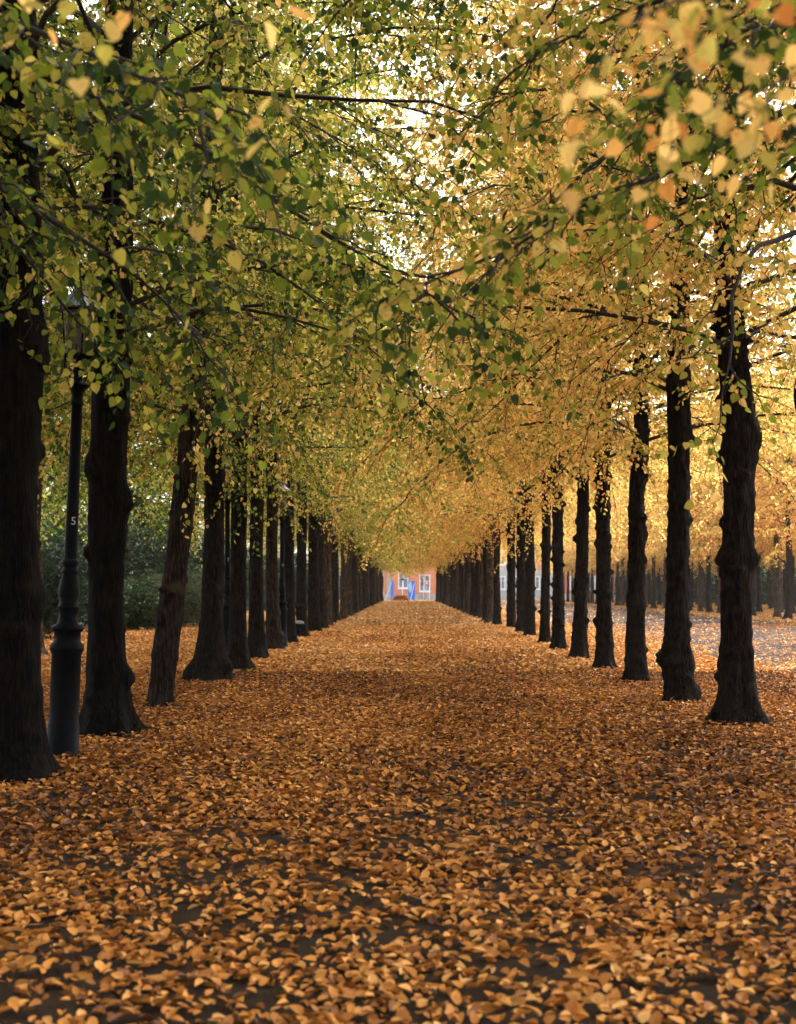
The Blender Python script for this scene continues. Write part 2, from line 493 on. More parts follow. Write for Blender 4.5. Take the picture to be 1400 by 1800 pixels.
# right row, near ones traced (source y, centre x, width)
RIGHT = [
    (1270, 1302, [(1270, 1300, 66), (1100, 1296, 60), (900, 1298, 61), (735, 1300, 66), (600, 1286, 58), (450, 1278, 46), (300, 1275, 40), (150, 1275, 34)],
     'nearest thick dark knobbly lime trunk on the right with wide flared root base'),
    (1232, 1197, [(1232, 1197, 56), (1150, 1190, 52), (1000, 1193, 42), (850, 1195, 42), (700, 1192, 48), (600, 1196, 40), (400, 1200, 34)],
     'second lime trunk of the right row with big burls low on both sides'),
    (1197, 1119, [(1197, 1119, 40), (1140, 1117, 38), (1000, 1120, 32), (870, 1119, 31), (780, 1129, 32), (700, 1126, 28), (500, 1126, 22)],
     'third lime trunk of the right row bending slightly to the right near its top'),
    (1174, 1063, [(1172, 1063, 30), (1130, 1063, 32), (1000, 1061, 27), (840, 1060, 31), (700, 1063, 26)],
     'fourth lime trunk of the right row, straight and ringed, with a swollen foot'),
    (1157, 1018, [(1157, 1018, 30), (1000, 1023, 24), (870, 1026, 24), (750, 1027, 22)],
     'fifth lime trunk of the right row leaning faintly right above a broad foot'),
    (1141, 983, [(1141, 983, 26), (1000, 981, 20), (850, 981, 22)], 'sixth lime trunk of the right row, slim, with a lumpy burl at knee height'),
    (1131, 958, [(1131, 958, 20), (1000, 960, 17), (850, 961, 18)], 'seventh lime trunk of the right row, slender, close beside the sixth'),
    (1118, 932, [(1118, 932, 22), (1000, 932, 19), (880, 930, 18)], 'eighth lime trunk of the right row, dark and knobbly'),
    (1112, 917, [(1112, 917, 18), (950, 916, 17)], 'ninth lime trunk of the right row, nearly touching the eighth'),
    (1104, 899, [(1104, 899, 18), (950, 899, 15)], 'tenth lime trunk of the right row, narrow and straight'),
]
LEFT = [
    (1365, 20, [(1365, 20, 118), (1200, 18, 112), (1000, 14, 122), (900, 12, 118), (620, 20, 124), (560, 16, 124), (350, 14, 124), (100, 14, 110)],
     'nearest massive black trunk cut by the left edge, beside the lamp post'),
    (1286, 188, [(1286, 190, 84), (1180, 186, 70), (1000, 187, 68), (880, 190, 76), (820, 190, 72), (700, 196, 72), (560, 200, 72), (300, 207, 60)],
     'second lime trunk of the left row, thick and dark, right behind the first lamp post'),
    (1238, 280, [(1238, 280, 50), (1100, 296, 50), (950, 316, 46), (800, 332, 44), (690, 341, 42), (500, 356, 38), (400, 368, 36)],
     'leaning brown trunk on the left with a straight sawn-looking foot, tilting right'),
    (1196, 368, [(1196, 368, 62), (1100, 372, 44), (950, 377, 40), (700, 377, 37), (600, 374, 34), (400, 376, 30)],
     'fourth lime trunk of the left row with a broad bell-shaped root flare'),
    (1178, 420, [(1178, 418, 40), (1050, 418, 30), (900, 421, 31), (780, 422, 30)], 'fifth lime trunk of the left row, just right of the second lamp post'),
    (1158, 452, [(1158, 451, 32), (1000, 451, 27), (850, 452, 25)], 'sixth lime trunk of the left row, straight with a small foot'),
    (1142, 480, [(1142, 481, 30), (1000, 478, 23), (870, 479, 22)], 'seventh lime trunk of the left row, paler brown, just left of the third lamp post'),
    (1130, 508, [(1130, 509, 24), (950, 508, 20)], 'eighth lime trunk of the left row, just right of the third lamp post'),
    (1120, 531, [(1120, 531, 20), (950, 530, 19)], 'ninth lime trunk of the left row behind the low pale-topped bollard'),
    (1111, 551, [(1111, 552, 24), (950, 551, 20)], 'tenth lime trunk of the left row, straight and dark'),
]
FIX_R = {0: [(3.42, 0.1, .10, .16, .6), (1.98, -.1, .07, .12, .5), (1.55, .2, .06, .09, .4), (.7, 3.3, .05, .1, .4), (2.0, 3.2, .04, .08, .5)],
         1: [(.62, 3.1, .14, .10, .6), (.58, .1, .09, .14, .4), (.15, .1, .09, .09, .5), (3.9, .2, .05, .15, .5), (2.6, .1, .05, .08, .5)]}
FIX_L = {0: [(3.7, .1, .06, .2, .5), (1.5, .0, .06, .15, .5)], 1: [(3.0, 3.3, .09, .14, .5), (2.6, 0, .05, .16, .5), (.62, -.1, .11, .13, .5)],
         3: [(.2, 3.2, .1, .12, .5), (.28, 0, .1, .1, .4)], 6: [(.35, .2, .12, .12, .6)]}
yR = lambda Y: .64 + .04 * min(1, Y / 45) + random.uniform(-.05, .06)
yL = lambda Y: .39 + .06 * min(1, Y / 90) + random.uniform(-.05, .06)

def near_row(rows, fix, grp, yf, left):
    for i, (by, bx, pts, lab) in enumerate(rows):
        Y = depth_of(by); X = (bx - VX) / FPX * Y
        way = px_way(Y, by, pts, X)
        fl = ((.14 if i == 0 else .065) if not left else .12)
        if left and i == 2: fl = .0
        if left and i == 3: fl = .16
        tm = make_trunk(way, burls=(34 if not left else 14), flare=fl * (1 if i < 5 else .8), sides=36 if i < 6 else 20, dz=.03 if i < 6 else .05,
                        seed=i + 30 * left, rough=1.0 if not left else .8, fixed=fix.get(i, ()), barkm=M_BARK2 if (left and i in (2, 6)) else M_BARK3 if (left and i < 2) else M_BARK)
        cr = (near_crowns_left if left else near_crowns)[i % 2] if i < 4 else mid_crowns[i % 4]
        tree(X, Y, tm, cr, yf(Y) - (.03 if left and i < 4 else 0), lab, grp)
near_row(RIGHT, FIX_R, GR, yR, 0)
near_row(LEFT, FIX_L, GL, yL, 1)

# trees beside and above the camera: only their overhanging branches (and a sliver of trunk) show
def side_tree(X, Y, seed, yellow, label, grp, extra, trunk=None, L0=4.2, h0=5.3):
    ex = [([(a - X, b - Y, c) for a, b, c in pts], args) for pts, args in extra]
    tm = make_trunk(trunk or [(0, 0, 0, .22), (3, 0, 0, .19), (7, 0, 0, .15)], burls=16, flare=.14, seed=seed)
    cm = make_crown('crown', n=34, h0=h0, L0=L0, extra=ex)
    tree(X, Y, tm, cm, yellow, label, grp, crown_rot=0)
side_tree(3.86, 12.3, 91, .62, 'lime tree just outside the right edge with a bulge of dark trunk showing', GR,
          [([(3.8, 12.2, 4.6), (2.9, 11.5, 4.4), (2.5, 10.6, 3.6), (2.35, 10.2, 2.9)], dict(nsec=7, ntw=4, seclen=.45)),
           ([(3.8, 12.2, 5.2), (2.4, 11.0, 5.3), (1.2, 10.5, 4.6), (.5, 10.3, 3.7)], dict(nsec=12, ntw=5, seclen=.7))],
          L0=4.6, h0=4.9, trunk=[(0, .25, 0, .19), (2.6, .15, 0, .18), (3.3, -.20, 0, .22), (4.2, .05, 0, .18), (7, .1, 0, .15)])
side_tree(3.95, 8.2, 92, .34, 'lime tree beyond the right edge whose green-gold branch reaches left over the path', GR,
          [([(3.9, 8.1, 4.9), (2.8, 7.6, 4.75), (1.9, 7.2, 4.1), (.9, 7.0, 3.6), (.1, 6.9, 3.2)], dict(nsec=18, ntw=6, seclen=.5, nlf=8, size=.06, gap=.25)),
           ([(3.9, 8.1, 5.0), (2.6, 7.0, 5.0), (1.75, 6.2, 4.3), (1.15, 5.8, 3.85)], dict(nsec=14, ntw=6, seclen=.5, nlf=8, size=.06, gap=.2)),
           ([(3.9, 8.2, 5.6), (2.6, 7.9, 5.6), (1.4, 7.8, 5.1), (.6, 7.7, 4.6)], dict(nsec=12, ntw=5, seclen=.6, nlf=8, size=.06))], L0=3.6, h0=5.9)
side_tree(3.9, 4.2, 93, .66, 'lime tree whose blurred orange leaves fill the top right corner', GR,
          [([(3.8, 4.1, 4.6), (2.4, 3.5, 4.0), (1.4, 3.1, 3.1), (.62, 2.9, 2.78)], dict(nsec=14, ntw=4, seclen=.36, nlf=6, twlen=.25, t0=.45, r=.006, srad=.004, gap=.3, size=.05)),
           ([(3.8, 4.1, 4.4), (2.4, 3.9, 3.9), (1.6, 3.6, 3.2), (1.0, 3.5, 2.85)], dict(nsec=12, ntw=4, seclen=.34, nlf=6, twlen=.25, t0=.5, r=.006, srad=.004, gap=.3, size=.05))], L0=3.2, h0=6.3)
side_tree(-3.5, 7.8, 94, .27, 'lime tree out of frame to the left, its dark green branches crossing the top left', GL,
          [([(-3.4, 7.7, 4.6), (-2.3, 6.9, 4.6), (-1.5, 6.3, 4.0), (-.8, 6.1, 3.6)], dict(nsec=14, ntw=5, seclen=.6, nlf=7)),
           ([(-3.4, 7.8, 4.7), (-2.4, 8.6, 4.9), (-1.4, 9.2, 4.5), (-.4, 9.4, 3.9), (.35, 9.6, 3.5)], dict(nsec=14, ntw=5, seclen=.7, nlf=8)),
           ([(-3.4, 7.8, 4.4), (-2.6, 8.3, 4.1), (-1.9, 9.0, 3.7), (-1.4, 9.5, 3.15)], dict(nsec=10, ntw=5, seclen=.6, nlf=8)),
           ([(-3.4, 7.9, 4.7), (-3.0, 8.6, 4.3), (-2.6, 9.2, 3.75), (-2.15, 9.7, 3.3)], dict(nsec=9, ntw=5, seclen=.45, nlf=8, gap=.35)),
           ([(-3.4, 8.0, 4.9), (-3.1, 9.0, 4.7), (-2.75, 9.9, 4.2), (-2.5, 10.4, 3.75)], dict(nsec=8, ntw=4, seclen=.4, nlf=7, gap=.45))], L0=4.2, h0=5.3)
side_tree(-3.5, 3.9, 95, .68, 'lime tree with a few blurred orange leaves hanging at the top left', GL,
          [([(-3.4, 3.8, 4.4), (-2.2, 3.6, 3.9), (-1.2, 3.5, 3.25), (-.45, 3.4, 2.98)], dict(nsec=7, ntw=3, seclen=.25, nlf=4, twlen=.2, t0=.6, gap=.5, r=.005, srad=.004, size=.058))], L0=3.2, h0=6.2)

# rest of the rows share a few trunks
def std_trunk(seed, knob, r=.165, dz=.1, sides=14, **k):
    R = np.random.default_rng(seed)
    way = [(z, R.normal(0, .035), R.normal(0, .03), r * R.uniform(.88, 1.12) * (1 - .03 * z)) for z in (0, 1, 2, 3, 4, 5.5, 7)]
    return make_trunk(way, burls=knob, flare=.12, sides=sides, dz=dz, seed=seed, **k)
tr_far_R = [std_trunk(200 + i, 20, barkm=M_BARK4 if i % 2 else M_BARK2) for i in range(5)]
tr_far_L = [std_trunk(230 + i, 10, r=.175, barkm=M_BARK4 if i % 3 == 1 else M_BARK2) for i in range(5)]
def far_row(side, X, Y0, trunks, grp, yf):
    Y = Y0; ys = []
    while Y < 186:
        ys.append(Y); Y += 4.15 + random.uniform(-.3, .3)
    n = len(ys)
    for i, Y in enumerate(ys):
        k = i + 11
        if k <= 20: lab = f'{ORD[k-1]} lime trunk of the {side} row counting from the front'
        elif n - 1 - i < 3: lab = ['last lime tree of the %s row, at the far end of the path', 'second last lime tree of the %s row near the path end', 'third last lime tree of the %s row near the path end'][n - 1 - i] % side
        else: lab = f'slim dark lime tree in the distant closed-up stretch of the {side} row'
        cr = mid_crowns[i % 4] if Y < 75 else far_crowns[i % 4]
        tree(X + random.uniform(-.12, .12), Y, trunks[i % len(trunks)], cr, yf(Y), lab, grp, rz=random.uniform(0, 6.28), s=random.uniform(.95, 1.06))
far_row('right', 4.02, 60.5, tr_far_R, GR, yR)
far_row('left', -3.45, 55.0, tr_far_L, GL, yL)

for side, X in (('right', 3.9), ('left', -3.5)):  # unseen trees, added to hold back sky light from behind the camera
    for k, Y in enumerate((-5.2, -9.4, -13.6)):
        tree(X, Y, tr_far_R[k], mid_crowns[k], .5, f'lime tree of the {side} row added unseen behind the camera to shade the view', GR if side == 'right' else GL, rz=k)
# the second avenue across the road on the right: trunks that can be told apart
Y2 = 'lime trees of the parallel avenue across the road'
rowX = [20.3, 24.6, 29.0, 33.5]
rown = ['nearest', 'second', 'third', 'back']
for r_, X in enumerate(rowX):
    Y = X / .30 - 4 + random.uniform(0, 3); i = 0
    while Y < 190:
        k = i + 1
        if k <= 12 and r_ < 2: lab = f'{ORD[i]} tree from the right edge in the {rown[r_]} row across the road'
        else: lab = f'distant golden lime tree deep in the {rown[r_]} row across the road'
        tree(X + random.uniform(-.3, .3), Y, tr_far_R[i % 5], (low_crowns + far_crowns[:2])[(i + r_) % 4], (.74 if r_ < 2 else .5) + random.uniform(-.14, .10), lab, Y2 + ', ' + rown[r_] + ' row',
             rz=random.uniform(0, 6.28), s=random.uniform(.95, 1.1))
        Y += 4.0 * (1 if r_ < 2 else 1.4); i += 1

# ------------------------------------------------------------------ park on the left: trees and shrubs
pk = [(-9.2, 5), (-9.6, 13), (-9.3, 26), (-9.6, 22), (-9.0, 33), (-12.5, 38), (-10.0, 46), (-15.5, 48), (-19, 56), (-12, 58), (-23, 66), (-17, 70), (-11.5, 74), (-27, 80), (-20, 86), (-13, 92), (-30, 97), (-22, 106), (-15, 116), (-32, 120), (-24, 132), (-16, 146), (-34, 150), (-26, 165), (-15, 178)]  # first three, mostly out of frame, are added to block light from the left
pklab = ['slim', 'tall', 'broad', 'young', 'old']
for i, (x, y) in enumerate(pk):
    lab = f'green-gold park tree behind the left row, partly hidden by trunks, {ORD[i]} into the park' if i < 10 else 'green-gold tree deep in the park behind the left row'
    tree(x, y, tr_far_L[i % 5], low_crowns[i % 2] if i else mid_crowns[0], .26 + random.uniform(-.06, .12), lab, 'park trees behind the left row', rz=i, s=random.uniform(.95, 1.15), kinds='park_tree')

def shrub_mesh(seed, rx, ry, h, n, size, wid=.6):
    R = np.random.default_rng(seed)
    g = Geo()
    lobes = [(R.uniform(-.55, .55) * rx, R.uniform(-.5, .5) * ry, h * R.uniform(.3, .72), R.uniform(.35, .6)) for _ in range(9)]
    lobes.append((0, 0, h * .4, .7))
    V = []; C = []
    per = n // len(lobes)
    for (lx, ly, lz, s) in lobes:
        d = norm(R.normal(0, 1, (per, 3)))
        bump = 1 + .16 * np.sin(d[:, 0] * 7 + seed) * np.sin(d[:, 1] * 8) + .1 * np.sin(d[:, 2] * 13)
        rad = (R.uniform(.55, 1.05, per) ** .6) * bump
        p = np.stack([lx + d[:, 0] * rx * s * rad, ly + d[:, 1] * ry * s * rad, lz + d[:, 2] * h * .45 * s / .7 * rad], -1)
        V.append(p); C.append(np.clip(.5 + .5 * np.sin(d[:, 0] * 5 + lx * 3) * np.cos(d[:, 2] * 5) + R.normal(0, .1, per), 0, 1))
    P = np.concatenate(V); c = np.concatenate(C)
    k = P[:, 2] > .05; P = P[k]; c = c[k]
    T = norm(np.stack([P[:, 0] / rx, P[:, 1] / ry, np.full(len(P), .5)], -1) + R.normal(0, .6, P.shape))
    leaves(g, P, T, norm(R.normal(0, 1, P.shape) + [0, 0, .8]), size * R.uniform(.6, 1.3, len(P)), R.uniform(0, 1, len(P)), c, 1, wid=wid)
    return g
def stems(g, seed, rx, ry, h, n=9):
    R = np.random.default_rng(seed + 5)
    a = R.uniform(0, 6.28, n); q = R.uniform(.2, .55, n)
    k = 5; u = np.linspace(0, 1, k)[None, :]
    pts = np.stack([.15 * np.cos(a)[:, None] + rx * q[:, None] * np.cos(a)[:, None] * u, .15 * np.sin(a)[:, None] + ry * q[:, None] * np.sin(a)[:, None] * u, h * .7 * u ** .8 * np.ones((n, 1))], -1)
    tubes(g, pts, .035 * (1 - .7 * u) * np.ones((n, 1)), 5)
SH = [  # x px, depth, rx, h, yellow(tone), label
    (90, 50, 2.6, 3.6, .18, 'dark evergreen shrub seen between the first trunk and the lamp post'),
    (40, 44, 2.2, 3.0, .10, 'very dark shrub half hidden behind the nearest left trunk'),
    (150, 56, 2.5, 4.6, .22, 'tall dark green shrub right of the first lamp post'),
    (255, 60, 3.0, 5.4, .36, 'tall leafy green shrub between the second trunk and the leaning trunk'),
    (235, 53, 1.7, 2.2, .46, 'low green shrub in front of the tall one'),
    (318, 58, 2.1, 2.4, .85, 'low grey-green shrub behind the leaning trunk'),
    (345, 66, 2.4, 4.4, .12, 'dark shrub between the leaning trunk and the fourth trunk'),
    (200, 74, 3.4, 5.0, .15, 'dark shrub far behind the second trunk'),
    (395, 88, 2.8, 4.2, .12, 'dark shrub glimpsed behind the second lamp post'),
    (440, 104, 2.8, 4.0, .15, 'dark shrub glimpsed between the fifth and sixth left trunks'),
]
shm = {}
for i, (px, Y, rx, h, tone, lab) in enumerate(SH):
    X = (px - VX) / FPX * Y
    t = empty('shrub', (X, Y, 0)); tagit(t, lab, 'shrub', 'evergreen shrubs in the park')
    c = link('foliage', shrub_mesh(400 + i, rx, rx * .8, h, 15000, .10).build('foliage', [M_SHRUB]), t); c.color = (tone + .1, 0, 0, 1)
    g = Geo(); stems(g, i, rx, rx * .8, h); link('stem', g.build('stem', [M_TWIG], attrs=False), t)
# distant belt of undergrowth that closes the view on both sides
def belt(name, lab, x0, y0, x1, y1, h, n, tone, thick, size):
    R = np.random.default_rng(abs(int(x0 * 7 + y0)) % 1000)
    u = R.uniform(0, 1, n); g = Geo()
    top = h * (.72 + .2 * np.sin(u * 41) + .12 * np.sin(u * 97 + 2))
    P = np.stack([x0 + (x1 - x0) * u + R.normal(0, thick, n), y0 + (y1 - y0) * u + R.normal(0, thick, n), R.uniform(0, 1, n) ** .8 * top], -1)
    leaves(g, P, norm(R.normal(0, 1, P.shape)), norm(R.normal(0, 1, P.shape)), size * R.uniform(.6, 1.3, n), R.uniform(0, 1, n), .5 + .5 * np.sin(u * 60 + P[:, 2]), 1)
    o = link(name, g.build(name, [M_SHRUB])); o.color = (tone, 0, 0, 1)
    tagit(o, lab, 'undergrowth', kind='stuff'); return o
belt('undergrowth', 'dark mass of undergrowth closing the park on the left', -17, 62, -38, 130, 5.0, 45000, .25, 1.6, .28)
belt('undergrowth', 'dark mass of undergrowth running deep behind the left row', -9.5, 95, -17, 195, 4.2, 32000, .2, 1.2, .28)
belt('undergrowth', 'dark undergrowth at the far left beyond the row', -9, 203, -30, 196, 6, 12000, .2, .8, .28)
belt('undergrowth', 'dark green thicket behind the avenue across the road', 40, 100, 34, 205, 5.5, 45000, .35, 1.5, .3)

# ------------------------------------------------------------------ ground
def sheet(name, x0, x1, y0, y1, z, m):
    me = bpy.data.meshes.new(name)
    me.from_pydata([(x0, y0, z), (x1, y0, z), (x1, y1, z), (x0, y1, z)], [], [(0, 1, 2, 3)])
    me.materials.append(m)
    o = link(name, me); o['kind'] = 'structure'; return o

def ground_mat(name, cols, leafcols, cover):
    m, nt, b, o = mat(name)
    N, L = nt.nodes, nt.links
    tc = N.new('ShaderNodeTexCoord')
    n = N.new('ShaderNodeTexNoise'); n.inputs['Scale'].default_value = 6; n.inputs['Detail'].default_value = 12; n.inputs['Roughness'].default_value = .85
    L.new(tc.outputs['Object'], n.inputs['Vector'])
    r = N.new('ShaderNodeValToRGB'); e = r.color_ramp.elements
    e[0].position = .3; e[0].color = (*cols[0], 1); e[1].position = .7; e[1].color = (*cols[1], 1)
    L.new(n.outputs['Fac'], r.inputs[0])
    v = N.new('ShaderNodeTexVoronoi'); v.inputs['Scale'].default_value = 9; L.new(tc.outputs['Object'], v.inputs['Vector'])
    sp = N.new('ShaderNodeSeparateColor'); L.new(v.outputs['Color'], sp.inputs[0])
    r2 = N.new('ShaderNodeValToRGB'); e = r2.color_ramp.elements
    e[0].position = 0; e[0].color = (*leafcols[0], 1); e[1].position = 1; e[1].color = (*leafcols[2], 1)
    x = e.new(.5); x.color = (*leafcols[1], 1)
    L.new(sp.outputs[0], r2.inputs[0])
    n3 = N.new('ShaderNodeTexNoise'); n3.inputs['Scale'].default_value = .45; n3.inputs['Detail'].default_value = 4; L.new(tc.outputs['Object'], n3.inputs['Vector'])
    ad = N.new('ShaderNodeMath'); ad.operation = 'MULTIPLY_ADD'; L.new(sp.outputs[1], ad.inputs[0]); ad.inputs[1].default_value = .55; L.new(n3.outputs['Fac'], ad.inputs[2])
    gt = N.new('ShaderNodeMath'); gt.operation = 'GREATER_THAN'; L.new(ad.outputs[0], gt.inputs[0]); gt.inputs[1].default_value = cover
    mx = N.new('ShaderNodeMix'); mx.data_type = 'RGBA'; L.new(gt.outputs[0], mx.inputs[0]); L.new(r.outputs[0], mx.inputs[6]); L.new(r2.outputs[0], mx.inputs[7])
    L.new(mx.outputs[2], b.inputs['Base Color'])
    b.inputs['Roughness'].default_value = .95; b.inputs['Specular IOR Level'].default_value = .03
    bp = N.new('ShaderNodeBump'); bp.inputs['Strength'].default_value = .6; bp.inputs['Distance'].default_value = .02
    nb = N.new('ShaderNodeTexNoise'); nb.inputs['Scale'].default_value = 90; nb.inputs['Detail'].default_value = 6; L.new(tc.outputs['Object'], nb.inputs['Vector'])
    L.new(nb.outputs['Fac'], bp.inputs['Height']); L.new(bp.outputs[0], b.inputs['Normal'])
    return m
LC = [(.07, .025, .006), (.24, .09, .015), (.40, .19, .05)]
M_GROUND = ground_mat('park_soil', [(.018, .012, .008), (.04, .026, .016)], LC, .72)
M_PATH = ground_mat('path_grit', [(.008, .005, .003), (.045, .030, .019)], LC, .97)
M_ROAD = ground_mat('road_setts', [(.020, .019, .022), (.038, .037, .041)], LC, .99)
sheet('ground', -600, 600, -60, 900, -.02, M_GROUND)
sheet('path', -3.0, 3.6, -30, 192, -.004, M_PATH)
sheet('road', 6.9, 18.6, -30, 196, 0.0, M_ROAD)
M_ASPH = simple('grey_asphalt', (.2, .2, .21), .9, var=.15, scale=2)
sheet('cross_street', -200, 200, 197, 205, -.002, M_ASPH)

def litter(n, ymin, ymax, dens_fn, size, seed, xl=-30, xr=42):
    R = np.random.default_rng(seed)
    Y = np.sqrt(R.uniform(ymin ** 2, ymax ** 2, n))
    hw = .33 * Y + 1.5
    X = R.uniform(-1, 1, n) * hw
    d = dens_fn(X, Y)
    k = (R.uniform(0, 1, n) < d) & (X > xl) & (X < xr)
    X = X[k]; Y = Y[k]; m = len(X)
    P = np.stack([X, Y, R.uniform(.004, .03, m)], -1)
    a = R.uniform(0, 6.28, m)
    T = np.stack([np.cos(a), np.sin(a), R.normal(.10, .30, m)], -1)
    Nn = norm(np.stack([R.normal(0, .34, m), R.normal(0, .34, m), np.ones(m)], -1))
    return P, T, Nn, size * R.uniform(.55, 1.25, m), R.uniform(0, 1, m)

def patch(X, Y):
    s = (np.sin(X * 1.9 + np.sin(Y * .9) * 1.3) * np.sin(Y * 1.1 + np.sin(X * 1.3)) * .5 + np.sin(X * 4.3 + Y * 2.1) * np.sin(Y * 3.1 - X * 2.2) * .3
         + np.sin(X * .5 + 1) * np.sin(Y * .33 + 2) * .35)
    return s
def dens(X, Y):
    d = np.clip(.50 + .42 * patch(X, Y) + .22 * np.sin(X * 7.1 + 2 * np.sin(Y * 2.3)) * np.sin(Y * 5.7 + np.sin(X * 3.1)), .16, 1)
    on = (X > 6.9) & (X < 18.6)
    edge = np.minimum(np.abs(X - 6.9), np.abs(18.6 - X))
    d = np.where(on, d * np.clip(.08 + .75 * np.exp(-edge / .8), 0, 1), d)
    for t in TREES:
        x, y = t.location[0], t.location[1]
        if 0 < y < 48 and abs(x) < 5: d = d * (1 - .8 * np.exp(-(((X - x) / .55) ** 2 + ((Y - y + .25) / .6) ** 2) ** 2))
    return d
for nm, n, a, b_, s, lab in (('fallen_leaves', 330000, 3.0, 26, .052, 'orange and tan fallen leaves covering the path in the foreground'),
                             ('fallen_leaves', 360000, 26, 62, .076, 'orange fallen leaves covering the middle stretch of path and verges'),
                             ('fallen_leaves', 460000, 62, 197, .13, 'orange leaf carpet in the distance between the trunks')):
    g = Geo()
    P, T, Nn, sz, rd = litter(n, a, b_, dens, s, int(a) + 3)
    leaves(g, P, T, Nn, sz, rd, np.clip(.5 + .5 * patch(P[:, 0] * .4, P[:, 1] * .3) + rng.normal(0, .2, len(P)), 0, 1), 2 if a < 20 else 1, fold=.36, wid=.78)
    o = link(nm, g.build(nm, [M_LITTER])); o.color = (.37 if a < 20 else .57 if a < 50 else .74, 0, 0, 1)  # tone rises with depth: the brighter light on the far path is in the colour
    tagit(o, lab, 'leaves', kind='stuff')

R = np.random.default_rng(77); n = 700
Y = np.sqrt(R.uniform(16, 40 ** 2, n)); X = R.uniform(-1, 1, n) * (.32 * Y + 1); a = R.uniform(0, 6.28, n); Ln = R.uniform(.05, .3, n)
u = np.linspace(-.5, .5, 4)[None, :]
bend = R.uniform(-.25, .25, n)[:, None]
px_ = X[:, None] + Ln[:, None] * (np.cos(a)[:, None] * u - np.sin(a)[:, None] * bend * u ** 2 * 2)
py_ = Y[:, None] + Ln[:, None] * (np.sin(a)[:, None] * u + np.cos(a)[:, None] * bend * u ** 2 * 2)
g = Geo(); tubes(g, np.stack([px_, py_, .035 + 0 * px_ + R.uniform(0, .015, n)[:, None]], -1), np.full((n, 4), .0028) * R.uniform(.5, 1.5, (n, 1)), 4)
o = link('fallen_twigs', g.build('fallen_twigs', [M_TWIG], attrs=False)); tagit(o, 'thin dark twigs strewn over the leaf litter', 'twigs', kind='stuff')

# ------------------------------------------------------------------ street lamps
def lathe(prof, sides=20, z0=0):
    g = Geo()
    P = np.array(prof, float)
    th = np.arange(sides) * 2 * pi / sides
    V = np.stack([P[:, 0][:, None] * np.cos(th), P[:, 0][:, None] * np.sin(th), P[:, 1][:, None] + 0 * th[None, :]], -1)
    n = len(P)
    i = np.arange(n - 1)[:, None]; s = np.arange(sides)[None, :]; s2 = (s + 1) % sides
    F = np.stack([i * sides + s, i * sides + s2, (i + 1) * sides + s2, (i + 1) * sides + s], -1).reshape(-1, 4)
    g.add(V.reshape(-1, 3), F)
    return g
def text_mesh(txt, size):
    c = bpy.data.curves.new('number', 'FONT'); c.body = txt; c.size = size; c.extrude = .003; c.align_x = 'CENTER'
    o = bpy.data.objects.new('number', c); col.objects.link(o)
    dg = bpy.context.evaluated_depsgraph_get()
    me = bpy.data.meshes.new_from_object(o.evaluated_get(dg))
    bpy.data.objects.remove(o)
    me.materials.clear(); me.materials.append(M_WHITE)
    return me
base_me = lathe([(.175, 0), (.175, .05), (.155, .06), (.15, .30), (.14, .33), (.14, .98), (.16, 1.02), (.165, 1.06), (.13, 1.10), (.125, 1.19), (.15, 1.215), (.155, 1.24), (.10, 1.275),
                 (.09, 1.33), (.085, 1.40), (.10, 1.42), (.10, 1.44), (.085, 1.46), (.098, 1.54), (.10, 1.60), (.088, 1.68), (.07, 1.74), (.08, 1.76), (.08, 1.78), (.066, 1.80), (.066, 1.83), (.082, 1.85), (.078, 1.875), (.062, 1.89)]).build('base', [M_IRON], attrs=False)
shaft_me = lathe([(.062, 1.885), (.058, 2.4), (.054, 3.0), (.051, 3.36), (.06, 3.37), (.06, 3.40), (.052, 3.42), (.056, 3.48), (.075, 3.52), (.11, 3.545), (.115, 3.56), (.07, 3.575), (.045, 3.60), (.04, 3.66), (.055, 3.68), (.05, 3.71), (.03, 3.73), (.028, 3.80), (.12, 3.815), (.125, 3.83), (0, 3.84)]).build('shaft', [M_IRON], attrs=False)
def flute_roof():
    g = Geo(); sd = 48; th = np.arange(sd) * 2 * pi / sd
    prof = [(.245, 4.265), (.235, 4.285), (.165, 4.36), (.095, 4.43), (.07, 4.45), (.075, 4.50), (.095, 4.53), (.06, 4.545)]
    V = []
    for j, (r, z) in enumerate(prof):
        w = r * (1 + (.045 if j < 4 else .02) * np.cos(th * 16))
        V.append(np.stack([w * np.cos(th), w * np.sin(th), z + (.008 * np.cos(th * 16) if j == 0 else 0 * th)], -1))
    V = np.concatenate(V); i = np.arange(len(prof) - 1)[:, None]; s = np.arange(sd)[None, :]; s2 = (s + 1) % sd
    g.add(V, np.stack([i * sd + s, i * sd + s2, (i + 1) * sd + s2, (i + 1) * sd + s], -1).reshape(-1, 4))
    return g.build('hood', [M_ROOF], smooth=False, attrs=False)
hood_me = flute_roof()
fin_me = lathe([(.055, 4.54), (.03, 4.56), (.02, 4.58), (.03, 4.60), (.02, 4.63), (.008, 4.68), (0, 4.70)], 12).build('finial', [M_IRON], attrs=False)
glass_me = lathe([(.11, 3.835), (.165, 4.26)], 24).build('pane', [M_GLASS], attrs=False)
def cage():
    g = Geo()
    a = np.arange(4) * pi / 2 + .4
    pts = np.stack([np.stack([np.cos(a) * r, np.sin(a) * r, np.full(4, z)], -1) for r, z in ((.05, 3.58), (.13, 3.72), (.132, 3.84), (.175, 4.25), (.20, 4.28))], 1)
    tubes(g, pts, np.full((4, 5), .009), 6)
    th = np.linspace(0, 2 * pi, 33)
    for r, z, w in ((.172, 4.258, .012), (.125, 3.838, .012), (.235, 4.27, .008)):
        ring = np.stack([np.cos(th) * r, np.sin(th) * r, np.full(33, z)], -1)[None]
        tubes(g, ring, np.full((1, 33), w), 6)
    return g.build('cage', [M_IRON], attrs=False)
cage_me = cage()
